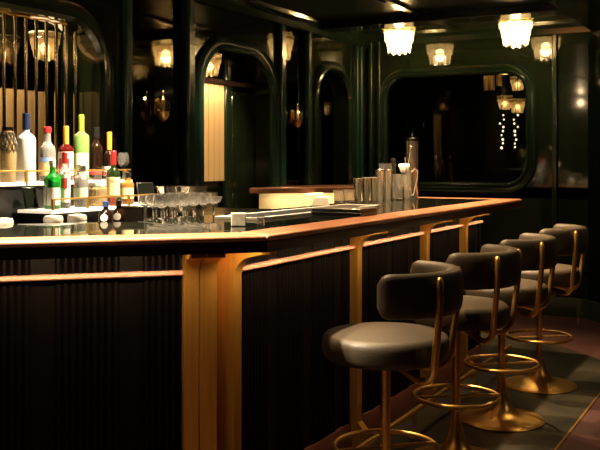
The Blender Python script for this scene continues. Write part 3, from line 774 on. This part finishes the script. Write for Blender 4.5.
# things on the work counter
ZC = 1.12
def bitters(label, loc, capm):
    t = thing('bitters_bottle', label, 'bottle', loc, 0)
    MB().lathe([(0, 0), (0.03, 0), (0.033, 0.004), (0.033, 0.06), (0.024, 0.078), (0.012, 0.088), (0.011, 0.105), (0, 0.105)], 24).build('glass_body', G_brown, t, smooth=50)
    MB().lathe([(0.014, 0.098), (0.014, 0.122), (0, 0.124)], 16).build('cap', capm, t)
    a = math.radians(-62)
    MB().lathe([(0, 0), (0.017, 0.0), (0.017, 0.0015), (0, 0.002)], 20).build('round_label', M['paper'], t, loc=(0.0335*math.cos(a), 0.0335*math.sin(a), 0.05), rot=(0, PI/2, a))
bitters('small bitters bottle with blue cap and round white label, left of the pair', (-2.70, 3.175, ZC), P_bluecap)
bitters('small bitters bottle with dark cap and round white label, right of the pair', (-2.70, 3.265, ZC), P_black)
for i, (x, y, l) in enumerate([(-3.0, 2.85, 'left of the three white cup stacks, at the photo edge'), (-2.95, 3.105, 'middle white cup stack behind the bar top'), (-2.92, 3.23, 'right white cup stack, beside the bitters bottles')]):
    mb = MB()
    for k in range(2): mb.lathe([(0.036, 0.022*k), (0.044, 0.022*k+0.004), (0.045, 0.022*k+0.018), (0.040, 0.022*k+0.030), (0.02, 0.022*k+0.034), (0, 0.022*k+0.034)], 24)
    tag(mb.build('cup_stack', M['cup'], loc=(x, y, ZC), smooth=50), l, 'cups', 'stacks of white cups behind the bar')
# glass-fronted box
gb = thing('condiment_box', 'dark glass-fronted box standing left of the stemmed glasses', 'box', (-2.74, 3.41, ZC), math.radians(28))
MB().box(0, 0, 0.045, 0.13, 0.09, 0.09).build('body', M['steel_dark'], gb, bevel=0.004)
MB().box(0, -0.046, 0.045, 0.11, 0.003, 0.06).build('front_glass', M['glass'], gb)
# large flared steel bowl
bw = [(0, 0), (0.07, 0), (0.075, 0.01), (0.09, 0.05), (0.115, 0.11), (0.142, 0.16), (0.146, 0.168), (0.139, 0.163), (0.11, 0.112), (0.085, 0.05), (0.068, 0.015), (0, 0.012)]
tag(MB().lathe(bw, 48).build('champagne_bowl', mat('mirror_steel', (0.8, 0.75, 0.65), 0.07, metal=1.0), loc=(-2.915, 4.05, ZC), smooth=60), 'large flared steel champagne bowl behind the stemmed glasses', 'bowl')
tag(MB().box(0, 0, 0.003, 0.30, 0.52, 0.006).build('glass_mat', M['paper'], loc=(-2.70, 3.70, ZC)), 'white cloth mat under the cluster of coupe glasses', 'mat')
# rows of stemmed glasses
gl0 = None; spots = []
for r in range(3):
    for c in range(5): spots.append((-2.61-0.086*r, 3.47+0.088*c+0.05*r))
for (x, y) in spots:
    lab = 'stemmed coupe glass in the cluster before the steel bowl'
    if gl0 is None:
        g_ = gl0 = stem_glass('coupe_glass', lab, (x, y, ZC+0.006), 0.135, 0.041, 0.034, 0.07, coupe_bowl, 'glass', 'coupe glasses clustered behind the bar')
    else:
        g_ = gl0.copy(); COL.objects.link(g_); g_.location = (x, y, ZC+0.006)
stem_glass('coupe_glass', 'single shallow coupe glass standing right of the cluster', (-2.60, 3.90, ZC+0.006), 0.115, 0.045, 0.036, 0.075, coupe_bowl)

# ================================================================ ON THE BAR TOP
# long service mat with pale edge
mt = thing('bar_mat', 'long dark service tray with pale metal rim on the bar top', 'tray', (-2.22, 4.22, BT))
MB().box(0, 0, 0.004, 0.215, 1.395, 0.008).build('mat', M['black'], mt)
rm = MB()
rm.sweep([(-0.11, -0.70, 0), (0.11, -0.70, 0), (0.11, 0.70, 0), (-0.11, 0.70, 0)], [(-0.006, 0), (-0.006, 0.011), (0.006, 0.011), (0.006, 0)], (0, 0, 1), closed=True)
rm.build('rim', M['white'], mt)
# stone napkin block and acrylic block
tag(MB().box(0, 0, 0.027, 0.06, 0.05, 0.054).build('napkin_block', M['grey_fabric'], loc=(-1.99, 3.17, BT), rot=(0, 0, math.radians(35)), bevel=0.003), 'pale speckled block standing near the bar corner', 'block')
tag(MB().box(0, 0, 0.022, 0.03, 0.04, 0.044).build('acrylic_block', M['glass'], loc=(-1.915, 3.225, BT), rot=(0, 0, math.radians(35)), bevel=0.002), 'small clear block right of the speckled block', 'block')
# stacked menus
for k in range(2):
    mn = thing('menu', ['lower black menu lying on the bar top under another', 'upper black menu on the bar top, reflected light put into its pale cover'][k], 'menu', (-1.93, 4.07, BT+0.019*k), 0.02-0.03*k)
    MB().box(0, 0, 0.008, 0.26, 0.20, 0.015).build('pages', M['black'], mn)
    MB().box(0, 0, 0.0165, 0.27, 0.21, 0.003).build('cover', M['steel'] if k else M['black'], mn, bevel=0.001)  # upper cover is steel to carry the light reflected off it
# shaker tins
M['tin'] = mat('shaker_steel', (0.88, 0.80, 0.66), 0.20, metal=0.85)
def tin(label, loc, rt, rb, h):
    t = thing('shaker_tin', label, 'shaker', loc, 0, 'steel shaker tins on the bar')
    MB().lathe([(0, 0), (rb, 0), (rb+0.001, 0.004), (rt-0.001, h-0.006), (rt, h-0.003), (rt, h), (rt-0.002, h), (rb-0.002, 0.006), (0, 0.006)], 32).build('body', M['tin'], t, smooth=50)
    MB().tube([((rt)*math.cos(2*PI*k/32), rt*math.sin(2*PI*k/32), h-0.001) for k in range(32)], 0.0016, 6, closed=True).build('rolled_rim', M['tin'], t)
tin('flared steel tin at the left end of the shaker row', (-2.417, 5.30, BT), 0.031, 0.020, 0.160)
tin('second steel tin from the left, short and straight', (-2.414, 5.42, BT), 0.029, 0.022, 0.162)
tin('third steel tin from the left, short and straight', (-2.400, 5.52, BT), 0.028, 0.022, 0.163)
tin('left of the two taller steel tins in the shaker row', (-2.454, 5.74, BT), 0.028, 0.023, 0.212)
tin('right of the two taller steel tins in the shaker row', (-2.431, 5.83, BT), 0.028, 0.023, 0.212)
# clear container behind the tall tins
tag(MB().lathe([(0, 0), (0.048, 0), (0.05, 0.004), (0.05, 0.255), (0.047, 0.255), (0.046, 0.008), (0, 0.008)], 28).build('clear_container', M['glass'], loc=(-2.49, 5.93, BT)), 'clear plastic container standing behind the taller steel tins', 'container')
# crystal mixing glass with muddler
M['cut_glass'] = mat('cut_crystal', (1, 0.96, 0.88), 0.05, trans=0.92, ior=1.5)
mg = MB().lathe([(0, 0), (0.034, 0), (0.036, 0.006), (0.038, 0.18), (0.034, 0.18), (0.031, 0.014), (0, 0.012)], 36, mod=lambda a: 1+0.02*math.cos(12*a)).build('mixing_glass', M['cut_glass'], loc=(-2.385, 5.895, BT), smooth=15)
tag(mg, 'cut crystal mixing glass right of the steel tins', 'glass')
mu = thing('muddler', 'dark wooden muddler standing tilted in the mixing glass', 'muddler', (-2.385, 5.90, BT+0.02)); mu.rotation_euler = (math.radians(6), math.radians(-5), 0)
MB().lathe([(0, 0), (0.014, 0), (0.014, 0.05), (0.010, 0.09), (0.010, 0.20), (0.016, 0.22), (0.017, 0.27), (0, 0.272)], 20).build('shaft', mat('ebony', (0.012, 0.009, 0.007), 0.4), mu)
# steel pitcher with handle, napkin and spoons
pt = thing('pitcher', 'steel pitcher with looped handle at the right end of the row', 'pitcher', (-2.36, 6.005, BT))
MB().lathe([(0, 0), (0.036, 0), (0.038, 0.004), (0.036, 0.12), (0.033, 0.18), (0.036, 0.215), (0.033, 0.215), (0.03, 0.18), (0.033, 0.12), (0.034, 0.008), (0, 0.008)], 32).build('body', M['tin'], pt, smooth=60)
hp = [(0.036, 0.0, 0.19), (0.055, 0.004, 0.215), (0.078, 0.008, 0.20), (0.078, 0.008, 0.15), (0.06, 0.004, 0.08), (0.05, 0.0, 0.03), (0.036, 0, 0.025)]
MB().tube(hp, 0.005, 8).build('handle', M['tin'], pt, rot=(0, 0, math.radians(20)))
nk = MB()
for k in range(6):
    a = 2*PI*k/6
    nk.lathe([(0.006, 0), (0.016, 0.02), (0.024, 0.05), (0.022, 0.062), (0.012, 0.068), (0, 0.066)], 12, (0.018*math.cos(a), 0.018*math.sin(a), 0))
tag(nk.build('folded_napkin', M['paper'], loc=(-2.37, 5.985, BT+0.185), smooth=50), 'white crumpled napkin tucked in the top of the steel pitcher', 'napkin')
for k, (dx, dy, h, l) in enumerate([(0.012, 0.012, 0.36, 'tallest bar spoon leaning out of the pitcher, with round end'), (-0.006, 0.0, 0.28, 'short bar spoon standing in the pitcher left of the tall one')]):
    sp = MB().tube([(0, 0, 0.0), (dx*0.6, dy*0.6, h*0.6), (dx*2, dy*2, h)], 0.0042, 8); sp.ball((dx*2, dy*2, h), 0.008 if k == 0 else 0.005, 1.4, 10)
    tag(sp.build('bar_spoon', M['tin'], loc=(-2.36+0.005*k, 6.005-0.004*k, BT+0.01)), l, 'spoon', 'bar spoons in the pitcher')
# tall dark steel cylinder
cyl = thing('steel_canister', 'tall dark steel canister with a lid behind the pitcher', 'canister', (-2.40, 6.22, BT))
MB().lathe([(0, 0), (0.042, 0), (0.044, 0.005), (0.044, 0.425), (0, 0.425)], 32).build('body', M['steel'], cyl, smooth=50)
MB().lathe([(0.046, 0.42), (0.047, 0.437), (0.04, 0.443), (0.008, 0.445), (0.008, 0.46), (0.004, 0.465), (0.004, 0.49), (0, 0.492)], 28).build('lid', M['steel_dark'], cyl)
# two tumblers and a white cup
tb = MB().lathe([(0, 0), (0.03, 0), (0.034, 0.008), (0.038, 0.09), (0.036, 0.09), (0.032, 0.02), (0, 0.016)], 28, mod=lambda a: 1+0.02*math.cos(10*a)).build('tumbler', M['cut_glass'], loc=(-2.452, 5.10, BT), smooth=20)
tag(tb, 'left of two cut tumblers beside the shaker row', 'glass', 'cut tumblers')
t2 = tb.copy(); COL.objects.link(t2); t2.location = (-2.431, 5.20, BT); tag(t2, 'right of two cut tumblers, touching the shaker row', 'glass', 'cut tumblers')
cu = thing('napkin_caddy', 'white napkin caddy standing against the lit cream counter', 'caddy', (-2.455, 4.84, BT), math.radians(30))
MB().prism([(-0.055, 0), (0.055, 0), (0.045, 0.055), (-0.035, 0.055)], -0.03, 0.03, 'y').build('holder', M['white'], cu, bevel=0.004)

# ================================================================ FAR COUNTER IN THE CORNER
fc = thing('corner_counter', 'far walnut-topped counter with lit cream front below the right arch', 'counter', (-3.35, 6.8, 0))
MB().prism([(-0.43, -0.62), (-0.33, -0.50), (0.42, 0.25), (0.42, 0.75), (-0.43, 0.75)], 1.165, 1.212).build('walnut_top', M['wood'], fc, bevel=0.008)
MB().prism([(-0.43, -0.46), (-0.40, -0.42), (0.30, 0.28), (0.30, 0.74), (-0.43, 0.74)], 0.0, 1.165).build('cream_front', M['cream_wall'], fc)
MB().box(-0.05, 0.0, 1.158, 0.012, 0.7, 0.012).build('led_strip', M['led'], fc)
light('AREA', 'counter_led', (-3.32, 6.64, 1.155), 3.0, (1, 0.74, 0.40), (-3.45, 6.78, 0.6), shape='RECTANGLE', size=0.9, size_y=0.02)

# ================================================================ BEYOND THE WINDOW: STAND-INS FOR ITS REFLECTIONS
GB = 'amber lanterns standing in for window reflections'
pl = make_lamp('stand_in_lantern', 'brightest amber lantern standing in for a window reflection, above the bead strings', 1, 'amber_glow', 0.60)
pl.location = (-2.66, 10.2, 2.14)
MB().tube([(0, 0, 0), (0, 0, 0.62)], 0.004, 6).build('cord', M['black'], pl)
for (x, y, z, l) in [(-2.735, 10.5, 2.42, 'amber lantern standing in for a window reflection, directly above the brightest one'), (-2.89, 10.5, 2.20, 'amber lantern standing in for a window reflection, left of the brightest one')]:
    copy_tree(pl, (x, y, z), 0.3, l, GB)
pl['group'] = GB
def lantern(label, x, z, h):
    t = thing('stand_in_slim_lantern', label, 'lamp', (x, 10.2, z), 0, 'slim amber lanterns standing in for window reflections')
    mb = MB()
    for a in (-1, 1):
        for c in (-1, 1): mb.box(0.022*a, 0.022*c, -h/2, 0.006, 0.006, h)
    for k in range(5): mb.box(0, 0, -h*k/4, 0.05, 0.05, 0.006)
    mb.build('cage', M['brass'], t)
    MB().lathe([(0, -h*0.95), (0.012, -h*0.95), (0.012, -0.01), (0, -0.01)], 12).build('glow_tube', mat('dim_amber', (1, 0.6, 0.3), 0.5, emit=(1, 0.5, 0.18), estr=0.12), t)
    MB().tube([(0, 0, 0), (0, 0, 2.76-z)], 0.003, 6).build('cord', M['black'], t)
lantern('left of three slim amber caged lanterns standing in for window reflections', -3.02, 2.42, 0.17)
lantern('middle of three slim amber caged lanterns standing in for window reflections', -2.955, 2.42, 0.17)
lantern('right of three slim amber caged lanterns standing in for window reflections', -2.87, 2.42, 0.12)
for (x, lab) in [(-2.75, 'left string of bright beads standing in for window reflections'), (-2.605, 'right string of bright beads standing in for window reflections')]:
    mb = MB(); y = 9.9
    for k in range(9):
        mb.ball((0.028*math.sin(k*2.1+x*9)*(1 if k < 4 else 0.35), 0, -0.045*k-random.uniform(0, 0.012)), random.uniform(0.009, 0.015), 1.1, 8)
    bs = mb.build('stand_in_beads', M['bead'], loc=(x, y, 1.945)); MB().tube([(0, 0, 0.8), (0, 0, -0.40)], 0.002, 5).build('cord', M['black'], bs)
    tag(bs, lab, 'bead string', 'bead strings standing in for window reflections')
for k, (x, z, l) in enumerate([(-3.64, 0.30, 'left dim brown bottle standing in for a reflection in the window glass'), (-3.55, 0.24, 'middle dim brown bottle standing in for a reflection in the window glass'), (-3.46, 0.28, 'right dim brown bottle standing in for a reflection in the window glass')]):
    bottle(l, (x, 10.2, 1.20), 0.04, 0.30 if k != 1 else 0.25, 0.17, 0.014, G_amber, P_gold, 0.05)
tb_ = thing('side_table', 'dark table added beyond the window to carry the three stand-in bottles', 'table', (-3.55, 10.2, 0.925))
MB().box(0, 0, 0.26, 0.6, 0.4, 0.03).build('tabletop', M['wood_dark'], tb_)
MB().box(0, 0, 0.12, 0.1, 0.1, 0.25).build('pedestal', M['black'], tb_)
light('POINT', 'room_beyond_fill', (-3.2, 9.6, 2.5), 0.6, LED, shadow_soft_size=0.05)  # added light for the room behind the pane
